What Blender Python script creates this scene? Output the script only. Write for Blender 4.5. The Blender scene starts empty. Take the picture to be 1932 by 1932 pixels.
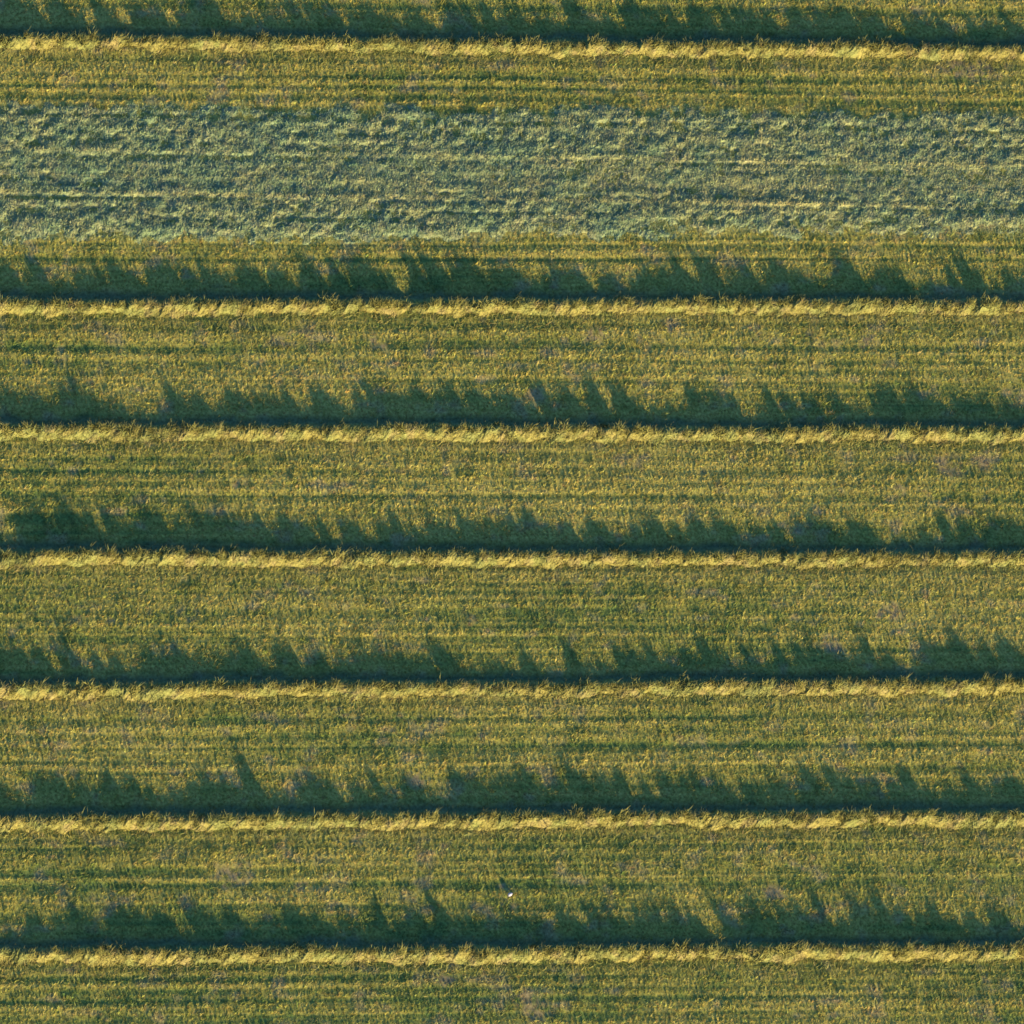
import bpy, math
import numpy as np

rng = np.random.default_rng(7)
SC = bpy.context.scene
COL = SC.collection

# ------------------------------------------------------------------ camera
# A long lens looking down at a mown hay field from a light aircraft, a little off the vertical.
DIST, FRAME = 600.0, 63.0
D = np.array([0.30, 0.40, -0.866]); D /= np.linalg.norm(D)
R_ = np.array([1.0, 0, 0]) - D[0] * D; R_ /= np.linalg.norm(R_)
U_ = np.cross(-D, R_)
CAM = -D * DIST
cam_data = bpy.data.cameras.new("camera")
cam_data.sensor_width = 36.0
cam_data.lens = 36.0 * DIST / FRAME
cam_data.clip_start, cam_data.clip_end = 1.0, 20000.0
cam = bpy.data.objects.new("camera", cam_data); COL.objects.link(cam)
from mathutils import Matrix
cam.matrix_world = Matrix(((R_[0], U_[0], -D[0], CAM[0]), (R_[1], U_[1], -D[1], CAM[1]),
                           (R_[2], U_[2], -D[2], CAM[2]), (0, 0, 0, 1)))
SC.camera = cam

# ------------------------------------------------------------------ sky and sun
SUN_EL = math.radians(11.5)
sx, sy = 0.36, -1.0                       # where the sun stands, seen from the field
n_ = math.hypot(sx, sy); sx /= n_; sy /= n_
w = bpy.data.worlds.new("World"); SC.world = w; w.use_nodes = True
nt = w.node_tree; nt.nodes.clear()
sky = nt.nodes.new("ShaderNodeTexSky"); sky.sky_type = 'NISHITA'; sky.sun_disc = False
sky.sun_elevation = SUN_EL
sky.sun_rotation = math.atan2(sx, sy)
sky.air_density, sky.dust_density, sky.ozone_density = 1.0, 0.4, 6.0
bg = nt.nodes.new("ShaderNodeBackground"); bg.inputs["Strength"].default_value = 0.11
wo = nt.nodes.new("ShaderNodeOutputWorld")
nt.links.new(sky.outputs[0], bg.inputs[0]); nt.links.new(bg.outputs[0], wo.inputs[0])
sd = bpy.data.lights.new("sun", 'SUN'); sd.energy = 4.6; sd.angle = math.radians(0.5); sd.color = (1.0, 0.76, 0.36)
sun = bpy.data.objects.new("sun", sd); COL.objects.link(sun)
from mathutils import Vector
sdir = Vector((sx * math.cos(SUN_EL), sy * math.cos(SUN_EL), math.sin(SUN_EL)))
sun.rotation_euler = sdir.to_track_quat('Z', 'Y').to_euler()
sun.location = sdir * 200
SC.view_settings.view_transform = 'Standard'; SC.view_settings.look = 'None'
SC.view_settings.exposure = 2.1; SC.view_settings.gamma = 1.0

# ------------------------------------------------------------------ helpers
def at(px, py):
    """Ground point (z = 0) under a position given on a 1932-unit square picture of the field."""
    a = (px / 1932 - .5) * FRAME; b = (.5 - py / 1932) * FRAME
    d = R_ * a + U_ * b + D * DIST
    return (CAM + d * (-CAM[2] / d[2]))[:2]

def _h(ix, iy, seed):
    n = (ix.astype(np.int64) * 374761393 + iy.astype(np.int64) * 668265263 + seed * 974634541) & 0xffffffff
    n = ((n ^ (n >> 13)) * 1274126177) & 0xffffffff
    n = ((n ^ (n >> 16)) * 2246822519) & 0xffffffff
    return ((n ^ (n >> 15)) & 0xffff) / 65535.0

def noise(x, y, seed=0):
    ix, iy = np.floor(x), np.floor(y)
    fx, fy = x - ix, y - iy
    fx = fx * fx * (3 - 2 * fx); fy = fy * fy * (3 - 2 * fy)
    a, b = _h(ix, iy, seed), _h(ix + 1, iy, seed)
    c, d = _h(ix, iy + 1, seed), _h(ix + 1, iy + 1, seed)
    return (a + (b - a) * fx) * (1 - fy) + (c + (d - c) * fx) * fy

def fbm(x, y, seed=0, o=3):
    s, a, t = 0, 1, 0
    for k in range(o):
        s = s + a * noise(x * 2 ** k + 17.3 * k, y * 2 ** k - 9.1 * k, seed + k); t += a; a *= .55
    return s / t

def sstep(a, b, x):
    t = np.clip((x - a) / (b - a), 0, 1)
    return t * t * (3 - 2 * t)

def mix(a, b, t):
    t = np.asarray(t)[..., None]
    return np.asarray(a) * (1 - t) + np.asarray(b) * t

def make_mesh(name, verts, faces, cols, nper, mats, mat_index=None, smooth=False):
    me = bpy.data.meshes.new(name)
    nv, nf = len(verts), len(faces)
    me.vertices.add(nv); me.vertices.foreach_set("co", np.ascontiguousarray(verts, np.float32).ravel())
    me.loops.add(nf * nper); me.loops.foreach_set("vertex_index", np.ascontiguousarray(faces, np.int32).ravel())
    me.polygons.add(nf)
    me.polygons.foreach_set("loop_start", np.arange(0, nf * nper, nper, dtype=np.int32))
    if mat_index is not None:
        me.polygons.foreach_set("material_index", np.ascontiguousarray(mat_index, np.int32))
    me.polygons.foreach_set("use_smooth", np.full(nf, smooth))
    for m in mats: me.materials.append(m)
    if cols is not None:
        at_ = me.attributes.new("tint", 'FLOAT_COLOR', 'POINT')
        c4 = np.ones((nv, 4), np.float32); c4[:, :3] = cols
        at_.data.foreach_set("color", c4.ravel())
    me.update(calc_edges=True)
    return me

def link(name, me, parent=None):
    o = bpy.data.objects.new(name, me); COL.objects.link(o)
    if parent is not None: o.parent = parent
    return o

def tag(o, label=None, cat=None, group=None, kind=None):
    for k, v in (("label", label), ("category", cat), ("group", group), ("kind", kind)):
        if v: o[k] = v

def plant_material(name, rough=.75, spec=.15, jitter=.35, scale=9.0):
    m = bpy.data.materials.new(name); m.use_nodes = True
    t = m.node_tree; b = t.nodes["Principled BSDF"]
    b.inputs["Roughness"].default_value = rough; b.inputs["Specular IOR Level"].default_value = spec
    a = t.nodes.new("ShaderNodeAttribute"); a.attribute_name = "tint"
    g = t.nodes.new("ShaderNodeNewGeometry")
    n = t.nodes.new("ShaderNodeTexNoise"); n.inputs["Scale"].default_value = scale; n.inputs["Detail"].default_value = 3
    mr = t.nodes.new("ShaderNodeMapRange")
    mr.inputs["From Min"].default_value = .25; mr.inputs["From Max"].default_value = .75
    mr.inputs["To Min"].default_value = 1 - jitter; mr.inputs["To Max"].default_value = 1 + jitter
    mu = t.nodes.new("ShaderNodeVectorMath"); mu.operation = 'MULTIPLY'
    t.links.new(g.outputs["Position"], n.inputs["Vector"]); t.links.new(n.outputs["Fac"], mr.inputs["Value"])
    t.links.new(a.outputs["Color"], mu.inputs[0]); t.links.new(mr.outputs["Result"], mu.inputs[1])
    t.links.new(mu.outputs["Vector"], b.inputs["Base Color"])
    return m

MAT_SOIL = plant_material("turf_soil", .9, .05, .4, 6)
MAT_GRASS = plant_material("stubble_blades", .7, .15, .3, 5)
MAT_HAY = plant_material("cut_hay", .75, .15, .3, 7)
MAT_SPREAD = plant_material("spread_hay", .75, .15, .3, 7)

# ------------------------------------------------------------------ layout of the field
# crest line of each windrow: picture height at the left and the right edge
ROW_PIX = [(80, 99), (580, 580), (816, 820), (1054, 1056), (1304, 1296), (1554, 1544), (1804, 1797)]
ROWS = []
for pl, pr in ROW_PIX:
    a, b = at(96, pl), at(1836, pr)
    s = (b[1] - a[1]) / (b[0] - a[0]); ROWS.append((a[1] - s * a[0], s))
_ry = np.array([r[0] for r in ROWS])[::-1]; _rs = np.array([r[1] for r in ROWS])[::-1]
def vcoord(x, y):
    """Cross-row coordinate: constant along the direction the field is worked in."""
    return y - np.interp(y, _ry, _rs) * x
def yfrom(v, x): return v + np.interp(v, _ry, _rs) * x
def v_at(py): return float(vcoord(*at(966, py)))

HALF = 42.5
# tracks and drill lines: (picture height, width in metres, amount; + a raised pale line, - a sunken green line)
STREAKS = [(20, .3, -.5), (46, .25, .4), (118, .35, -.5), (131, .3, .45), (148, .3, -.9), (158, .22, .7), (168, .25, -.7), (178, .2, .6),
           (190, .3, -.6), (199, .2, .5), (455, .2, .6), (463, .25, -.8), (475, .2, .7), (490, .3, -.8), (505, .3, .3),
           (612, .35, -.5), (628, .3, .4), (655, .4, -.8), (668, .2, .8), (683, .3, -.3), (694, .25, .5), (714, .25, .7),
           (850, .3, .5), (866, .3, -.5), (890, .4, -.5), (905, .3, .4), (922, .35, .5), (938, .3, -.4), (954, .2, .7),
           (1086, .3, .4), (1104, .3, -.5), (1130, .3, .2), (1154, .4, -.7), (1180, .3, .5), (1197, .2, .6),
           (1338, .3, .3), (1356, .25, -.5), (1368, .3, .4), (1388, .35, -.7), (1409, .3, -.7), (1424, .25, .5), (1441, .2, .9),
           (1455, .3, -.4), (1583, .25, -.6), (1596, .2, -.7), (1612, .25, .8), (1628, .3, .3), (1645, .3, -.5), (1655, .2, .5), (1668, .35, -.7),
           (1690, .3, .4), (1840, .25, -.8), (1853, .2, .5), (1866, .2, -.3), (1884, .3, -.7), (1898, .25, .6), (1915, .3, -.4)]
SV = [(v_at(p), wd, am) for p, wd, am in STREAKS]
def streak(x, y, seed=3):
    v = vcoord(x, y) + .25 * (noise(x * .05, y * .3, 91) - .5)
    s = 0.0 * v
    for i, (c, wd, am) in enumerate(SV):
        k = np.exp(-((v - c) / (wd * .5)) ** 2)
        s = s + am * k * (.45 + .9 * noise(x * .07 + 13 * i, 0 * x + i, 5))
    s = s + .6 * (fbm(x * .035, v * 2.6, seed, 3) - .5) * 2 + 1.1 * (noise(x * .05, v * 6.5, seed + 40) - .5)
    return s

# bare, purplish soil patches in the stubble: picture position and radius
PATCHES = [(1690, 1157, 22), (1575, 1222, 26), (1660, 1160, 12), (785, 1473, 24), (1010, 1905, 30), (985, 1885, 18), (715, 648, 20), (540, 650, 14),
           (1800, 122, 34), (1850, 135, 26), (1790, 878, 30), (1850, 870, 22), (1500, 1006, 14), (1012, 745, 22), (1700, 925, 14),
           (572, 1673, 16), (80, 1381, 9), (1455, 1686, 22), (955, 1674, 12), (962, 1706, 12), (450, 910, 12), (210, 868, 10), (1640, 640, 20), (1200, 880, 12),
           (840, 1850, 18), (1120, 632, 22), (1270, 615, 24), (430, 1655, 30), (1745, 930, 12)]
PATCH = [(*at(a, b), r / 1932 * FRAME * 1.05) for a, b, r in PATCHES]
def soil_mask(x, y):
    s = np.zeros_like(x)
    jx = x + .8 * (fbm(x * 1.3, y * 1.3, 41) - .5); jy = y + .8 * (fbm(x * 1.3, y * 1.3, 47) - .5)
    for a, b, r in PATCH:
        s = np.maximum(s, 1 - sstep(.35, 1.15, np.hypot((jx - a) / 1.25, jy - b) / r))
    return s * sstep(.25, .6, fbm(x * 3.1, y * 3.1, 51))

TOPL, TOPR, BOTL, BOTR = at(96, 201)[1], at(1836, 214)[1], at(96, 456)[1], at(1836, 440)[1]
XL, XR = at(96, 201)[0], at(1836, 214)[0]
def band(x, y, soft=.35):
    """1 inside the swath of hay spread out to dry."""
    t = (x - XL) / (XR - XL)
    j = 1.5 * (fbm(x * .7, y * .9, 61) - .5)
    top = TOPL + (TOPR - TOPL) * t; bot = BOTL + (BOTR - BOTL) * t
    return sstep(-soft, soft, top - y + j) * sstep(-soft, soft, y - bot + j)

def row_dist(x, y):
    d = np.full_like(x, 99.0)
    for y0, s in ROWS: d = np.minimum(d, np.abs(y - y0 - s * x))
    return d

def shade_strip(x, y):
    """Added strip, dug and darkened to deepen the shade behind each windrow."""
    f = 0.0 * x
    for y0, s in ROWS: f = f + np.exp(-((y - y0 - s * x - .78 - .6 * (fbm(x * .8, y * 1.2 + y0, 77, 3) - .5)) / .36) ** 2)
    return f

def ground_z(x, y):
    near = 1 - sstep(HALF, HALF + 12, np.maximum(np.abs(x), np.abs(y)))
    z = .022 * streak(x, y) + .05 * (fbm(x * .5, y * .5, 71, 3) - .5) + .03 * (fbm(x * 2.2, y * 2.2, 75, 2) - .5) - .15 * shade_strip(x, y)  # last term: added dip that keeps sky light off the far foot
    return z * near

C_YELLOW = np.array([.300, .262, .066]); C_GREEN = np.array([.105, .145, .037])
C_OLIVE = np.array([.225, .212, .048]); C_SOIL = np.array([.20, .15, .082]); C_BLUE = np.array([.150, .213, .110])

def sward_colour(x, y, st):
    warm = fbm(x * .07, y * .14, 81, 3)
    spot = fbm(x * 1.1, y * 1.4, 85, 3)
    t = np.clip(.60 + .5 * st + 1.0 * (spot - .5) + .95 * (warm - .5), 0, 1)
    c = mix(C_GREEN, C_OLIVE, np.clip(t * 2, 0, 1)); c = mix(c, C_YELLOW, np.clip(t * 2 - 1, 0, 1))
    rd = sstep(.58, .85, fbm(x * .8 + 4, y * 1.1, 87, 3))
    c = mix(c, [.25, .20, .105], rd * .6)
    return mix(c, C_SOIL, soil_mask(x, y) * .8)

# ------------------------------------------------------------------ ground: one sheet, fine under the camera, coarse to the horizon
core = np.linspace(-HALF, HALF, 620)
far = HALF + np.cumsum(.3 * 1.22 ** np.arange(46))
ax = np.concatenate([-far[::-1], core, far])
GX, GY = np.meshgrid(ax, ax); gx, gy = GX.ravel(), GY.ravel()
n = len(ax)
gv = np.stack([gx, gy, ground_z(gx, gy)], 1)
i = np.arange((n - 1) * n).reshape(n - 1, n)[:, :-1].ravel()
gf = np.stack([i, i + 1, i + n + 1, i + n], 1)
gc = mix(sward_colour(gx, gy, streak(gx, gy)) * .9, [.060, .090, .048], .85 * shade_strip(gx, gy))  # deep shade behind the windrows painted into the ground colour
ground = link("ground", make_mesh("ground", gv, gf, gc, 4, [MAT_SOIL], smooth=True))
tag(ground, "mown hay meadow ground with wheel tracks and bare patches", "ground", None, "structure")

# ------------------------------------------------------------------ blades
def blades(base, tip, width, cb, ct):
    """Flat tapering blades, one triangle each, turned about their own axis at random."""
    nb = len(base)
    ax_ = tip - base
    r = rng.normal(size=(nb, 3)); s = np.cross(ax_, r); s /= np.linalg.norm(s, axis=1)[:, None] + 1e-9
    s *= width[:, None] * .5
    v = np.stack([base - s, base + s, tip], 1).reshape(-1, 3)
    c = np.stack([cb, cb, ct], 1).reshape(-1, 3)
    return v, np.arange(nb * 3).reshape(-1, 3), c

def stubble():
    sp = .165
    g = np.arange(-HALF + .3, HALF - .3, sp)
    X, Y = np.meshgrid(g, g); x = X.ravel() + rng.uniform(-.6, .6, X.size) * sp; y = Y.ravel() + rng.uniform(-.6, .6, X.size) * sp
    keep = (band(x, y) < rng.uniform(.1, .9, x.size)) & (row_dist(x, y) > .25)
    x, y = x[keep], y[keep]
    so = soil_mask(x, y)
    keep = (rng.uniform(size=x.size) > so * .55) & (rng.uniform(size=x.size) > .86 * shade_strip(x, y))
    x, y, so = x[keep], y[keep], so[keep]
    st = streak(x, y)
    z = ground_z(x, y)
    coarse = fbm(x * 1.6, y * 1.6, 95, 2)
    hgt = (.10 + .03 * np.clip(st, -1, 1) + .08 * sstep(.5, .85, coarse)) * rng.uniform(.45, 1.5, x.size) * (1 - .4 * so)
    hgt *= 1 - .5 * (1 - sstep(.7, 1.5, row_dist(x, y)))
    col = sward_colour(x, y, st) * rng.uniform(.8, 1.2, (x.size, 1)) * (1 + rng.normal(0, .07, (x.size, 3)))
    nb = 10
    lx = np.repeat(rng.normal(.45, .25, x.size), nb); ly = np.repeat(rng.normal(.25, .25, x.size), nb)   # laid over by the mower and wind
    xb = np.repeat(x, nb) + rng.normal(0, .04, x.size * nb); yb = np.repeat(y, nb) + rng.normal(0, .04, x.size * nb)
    hb = np.repeat(hgt, nb) * rng.uniform(.55, 1.15, x.size * nb)
    base = np.stack([xb, yb, np.repeat(z, nb) - .015], 1)
    lean = rng.normal(0, .3, (x.size * nb, 2)) + np.stack([lx, ly], 1)
    tip = base + np.stack([lean[:, 0] * hb, lean[:, 1] * hb, hb], 1)
    cb = np.repeat(col, nb, 0) * rng.uniform(.8, 1.2, (x.size * nb, 1))
    v, f, c = blades(base, tip, rng.uniform(.02, .04, x.size * nb), cb, cb)
    o = link("stubble_grass", make_mesh("stubble_grass", v, f, c, 3, [MAT_GRASS]))
    tag(o, "short mown olive green stubble grass between the hay windrows", "grass", None, "stuff")
stubble()

# ------------------------------------------------------------------ swath of spread hay
def spread_hay():
    xs = np.arange(-HALF + .4, HALF - .4, .11)
    y0, y1 = min(BOTL, BOTR) - 1.2, max(TOPL, TOPR) + 1.2
    ys = np.arange(y0, y1, .11)
    X, Y = np.meshgrid(xs, ys); x, y = X.ravel(), Y.ravel()
    L1 = [(v_at(232), -.8), (v_at(297), .8), (v_at(304), -.7), (v_at(377), .9), (v_at(386), -.8), (v_at(345), .4), (v_at(412), -.4), (v_at(262), -.4)]
    def lump(x, y):
        u = x - .22 * y
        return sstep(.38, .66, fbm(u * 1.7, y * 2.2, 101, 4))
    def line(x, y):
        v = vcoord(x, y) + .012 * x
        s = 0 * v
        for k, (c, a) in enumerate(L1): s = s + a * np.exp(-((v - c) / .15) ** 2) * (.4 + 1.0 * noise(x * .09 + k * 9, 0 * x + k, 107))
        return s
    def hz(x, y):
        b = band(x, y, .9)
        flat = np.exp(-((vcoord(x, y) - v_at(335)) / 1.9) ** 2) * .45      # the middle has been driven over
        h = (.12 * (1 - flat)) * lump(x, y) + .045 * line(x, y) + .07 * (noise(x * .12, vcoord(x, y) * 4.2, 119) - .5) + .11 * (fbm(x * 3.2, y * 3.2, 111, 3) - .5)
        return ground_z(x, y) - .10 + b * (.11 + h), b
    z, b = hz(x, y)
    nx = len(xs); i = np.arange((len(ys) - 1) * nx).reshape(-1, nx)[:, :-1].ravel()
    f = np.stack([i, i + 1, i + nx + 1, i + nx], 1)
    tri = np.concatenate([f[:, [0, 1, 2]], f[:, [0, 2, 3]]])
    def colour(x, y):
        l = lump(x, y)
        yel = np.clip(.16 + .12 * sstep(-20, 15, x + 8 * (noise(x * .15, y * .3, 113) - .5)) + .9 * (fbm(x * .7, y * 1.0, 115, 3) - .45) + .4 * np.clip(line(x, y), 0, 1), 0, 1)
        c = mix(C_BLUE, [.30, .27, .105], yel)
        c = mix(c, [.22, .20, .12], sstep(.55, .8, fbm(x * 1.7, y * 2, 117, 2)) * .3)
        return c
    cg = colour(x, y) * .8
    nb = 420000
    bx = rng.uniform(xs[0], xs[-1], nb); by = rng.uniform(y0, y1, nb)
    bz, bb = hz(bx, by)
    k = bb > rng.uniform(.15, .9, nb); bx, by, bz = bx[k], by[k], bz[k]; nb = len(bx)
    ang = rng.normal(.9, .9, nb); ln = rng.uniform(.08, .26, nb); up = np.abs(rng.normal(.6, .4, nb))
    base = np.stack([bx, by, bz - .02], 1)
    tip = base + ln[:, None] * np.stack([np.cos(ang) * np.cos(up), np.sin(ang) * np.cos(up), np.sin(up)], 1)
    cb = colour(bx, by) * rng.uniform(.7, 1.35, (nb, 1)) * (1 + rng.normal(0, .06, (nb, 3)))
    v2, f2, c2 = blades(base, tip, rng.uniform(.02, .05, nb), cb, cb)
    V = np.concatenate([np.stack([x, y, z], 1), v2]); F = np.concatenate([tri, f2 + len(x)]); C = np.concatenate([cg, c2])
    o = link("spread_hay", make_mesh("spread_hay", V, F, C, 3, [MAT_SPREAD]))
    tag(o, "wide lumpy swath of pale bluish green hay spread out to dry", "hay", None, "stuff")
spread_hay()

# ------------------------------------------------------------------ windrows
C_HAY = np.array([.165, .150, .043]); C_HAYG = np.array([.135, .145, .044]); C_HAYP = np.array([.17, .14, .058])
def hay_colour(x, y, seed):
    a = fbm(x * .9, y * 1.5, 121 + seed, 3); b = fbm(x * 1.7, y * 2.1, 131 + seed, 3)
    c = mix(C_HAYG, C_HAY, sstep(.3, .62, a))
    return mix(c, C_HAYP, sstep(.55, .75, b) * .7)

def make_tuft(k):
    r = np.random.default_rng(500 + k)
    nb = int(r.integers(60, 110)); spread = r.uniform(.10, .22); hgt = r.uniform(.32, .56)
    base = np.stack([np.clip(r.normal(0, 1, nb), -1.2, 1.2) * spread * 1.3, np.clip(r.normal(0, 1, nb), -1.2, 1.2) * spread, r.uniform(-.12, .02, nb)], 1)
    h = hgt * r.uniform(.4, 1.15, nb)
    tip = base + np.stack([h * r.normal(.12, .5, nb), h * r.normal(.05, .4, nb), h], 1)
    c = mix(C_HAYG, C_HAY, r.uniform(.1, 1, nb)) * r.uniform(.8, 1.2, (nb, 1))
    v, f, c = blades(base, tip, r.uniform(.028, .055, nb), c, c)
    return make_mesh("hay_tuft", v, f, c, 3, [MAT_HAY])
TUFTS = [make_tuft(k) for k in range(14)]

def windrow(idx, label):
    y0, s = ROWS[idx]
    root = bpy.data.objects.new("windrow", None); COL.objects.link(root)
    root.location = (0, y0, 0); root.empty_display_size = 1
    tag(root, label, "windrow", "windrows of mown hay across the field")
    sd_ = 200 + idx * 11
    def height(x):
        clump = sstep(.32, .58, noise(x * 1.7 + 3.7 * idx, 0 * x + idx, sd_ + 1))
        return .38 + .16 * (fbm(x * .4, 0 * x, sd_, 2) - .5) * 2 + .20 * clump
    def cut(x, y=0):
        """Gap where a slanting track crosses the second windrow."""
        if idx != 1: return np.ones_like(x)
        return 1 - .97 * np.exp(-((x - .9 * y - at(772, 572)[0]) / .36) ** 2)
    def centre(x): return s * x + .22 * (fbm(x * .22, 0 * x, sd_ + 3, 3) - .5)
    def surf(x, u):
        """u in -1 (near foot) .. 1 (far foot)."""
        hw = .47 + .7 * (fbm(x * 1.1, 0 * x + (u < 0) * 7, sd_ + 5, 3) - .5)
        y = centre(x) + u * hw - .08
        h = height(x - .5 * u * hw) * cut(x, u * hw)
        z = h * np.maximum(1 - np.abs(u) ** np.where(u > 0, 2.0, 1.4), 0)
        b = (fbm(x * 2.6 - y * 1.6, y * 1.9, sd_ + 7, 4) - .5) * .55 * np.maximum(1 - np.abs(u) ** 4, .1)
        return y + b * u * .5, z + b * np.minimum(1, .35 + h) - .05
    xs = np.arange(-HALF + .5, HALF - .5, .075); us = np.linspace(-1, 1, 27)
    X, Uu = np.meshgrid(xs, us); x, u = X.ravel(), Uu.ravel()
    y, z = surf(x, u)
    nx = len(xs); i = np.arange((len(us) - 1) * nx).reshape(-1, nx)[:, :-1].ravel()
    f = np.stack([i, i + 1, i + nx + 1, i + nx], 1); tri = np.concatenate([f[:, [0, 1, 2]], f[:, [0, 2, 3]]])
    cg = hay_colour(x, y + y0, idx) * .85
    nb = 42000
    bx = rng.uniform(xs[0], xs[-1], nb); bu = np.where(rng.uniform(size=nb) < .82, np.clip(rng.normal(-.1, .6, nb), -1.6, 1.3), -.6 - rng.exponential(.75, nb))
    by, bz = surf(bx, np.clip(bu, -1, 1)); by = by + (bu - np.clip(bu, -1, 1)) * 1.3
    ang = rng.normal(.7, .9, nb); ln = rng.uniform(.14, .46, nb); up = np.abs(rng.normal(.5, .4, nb))
    kc = (cut(bx, by - s * bx) > .5) & (rng.uniform(size=nb) < .45 + .9 * fbm(bx * .8, by * .9, sd_ + 9, 2))
    bx, by, bz, ang, ln, up = (q[kc] for q in (bx, by, bz, ang, ln, up)); nb = len(bx)
    base = np.stack([bx, by, np.maximum(bz - .03, 0)], 1)
    tip = base + ln[:, None] * np.stack([np.cos(ang) * np.cos(up), np.sin(ang) * np.cos(up), np.sin(up)], 1)
    cb = hay_colour(bx, by + y0, idx) * rng.uniform(.75, 1.25, (nb, 1)) * (1 + rng.normal(0, .05, (nb, 3)))
    v2, f2, c2 = blades(base, tip, rng.uniform(.02, .05, nb), cb, cb)
    V = np.concatenate([np.stack([x, y, z], 1), v2]); F = np.concatenate([tri, f2 + len(x)]); C = np.concatenate([cg, c2])
    link("hay_ridge", make_mesh("hay_ridge", V, F, C, 3, [MAT_HAY]), root)
    # wisps that stand above the crest and throw the pointed shadows
    tx = -33.5; made = 0
    while tx < 33.5 and made < 98:
        tx += rng.choice([rng.uniform(.25, .55), rng.uniform(.55, 1.3)])
        xx = np.array([tx]); tyy, tz = surf(xx, np.array([rng.normal(.3, .32)]))
        if cut(xx)[0] < .7: continue
        if height(xx)[0] < .42 and rng.uniform() < .45: continue
        made += 1
        o = link("hay_tuft", TUFTS[rng.integers(len(TUFTS))], root)
        o.location = (tx, float(tyy[0]), float(tz[0]) - .02)
        o.rotation_euler = (rng.normal(0, .15), rng.normal(0, .15), rng.uniform(-.7, .7))
        k = rng.uniform(.65, 1.15); o.scale = (k * rng.uniform(.8, 1.3), k, k)
LABELS = ["top windrow of mown yellow hay, above the bluish spread swath",
          "windrow of yellow hay just below the bluish spread swath, nicked by a slanting gap",
          "third yellow hay windrow from the top, on olive stubble",
          "middle one of the seven yellow hay windrows, fourth from top and bottom",
          "third yellow hay windrow from the bottom of the field",
          "yellow hay windrow next above the small white stone",
          "bottom windrow of yellow hay, below the small white stone"]
for k, lb in enumerate(LABELS): windrow(k, lb)

# ------------------------------------------------------------------ the white stone
def stone():
    import bmesh
    bm = bmesh.new(); bmesh.ops.create_icosphere(bm, subdivisions=3, radius=1)
    P = np.array([v.co for v in bm.verts])
    q = fbm(P[:, 0] * 1.4 + 5, P[:, 1] * 1.4 + P[:, 2] * 1.1, 301, 3) - .5
    for v, d in zip(bm.verts, q):
        v.co *= 1 + .55 * float(d)
        v.co.x *= .16; v.co.y *= .11; v.co.z = max(v.co.z * .14, -.05)
    me = bpy.data.meshes.new("stone"); bm.to_mesh(me); bm.free()
    m = bpy.data.materials.new("white_stone"); m.use_nodes = True
    t = m.node_tree; b = t.nodes["Principled BSDF"]; b.inputs["Roughness"].default_value = .6
    nz = t.nodes.new("ShaderNodeTexNoise"); nz.inputs["Scale"].default_value = 14
    cr = t.nodes.new("ShaderNodeValToRGB")
    cr.color_ramp.elements[0].color = (.20, .185, .22, 1); cr.color_ramp.elements[1].color = (.34, .31, .37, 1)
    t.links.new(nz.outputs["Fac"], cr.inputs[0]); t.links.new(cr.outputs[0], b.inputs["Base Color"])
    me.materials.append(m)
    for p in me.polygons: p.use_smooth = True
    o = link("stone", me); p = at(961.5, 1689)
    o.location = (p[0], p[1], .13); o.rotation_euler = (.1, 0, .5)
    tag(o, "small white stone lying in the stubble between the two lowest windrows", "stone")
stone()
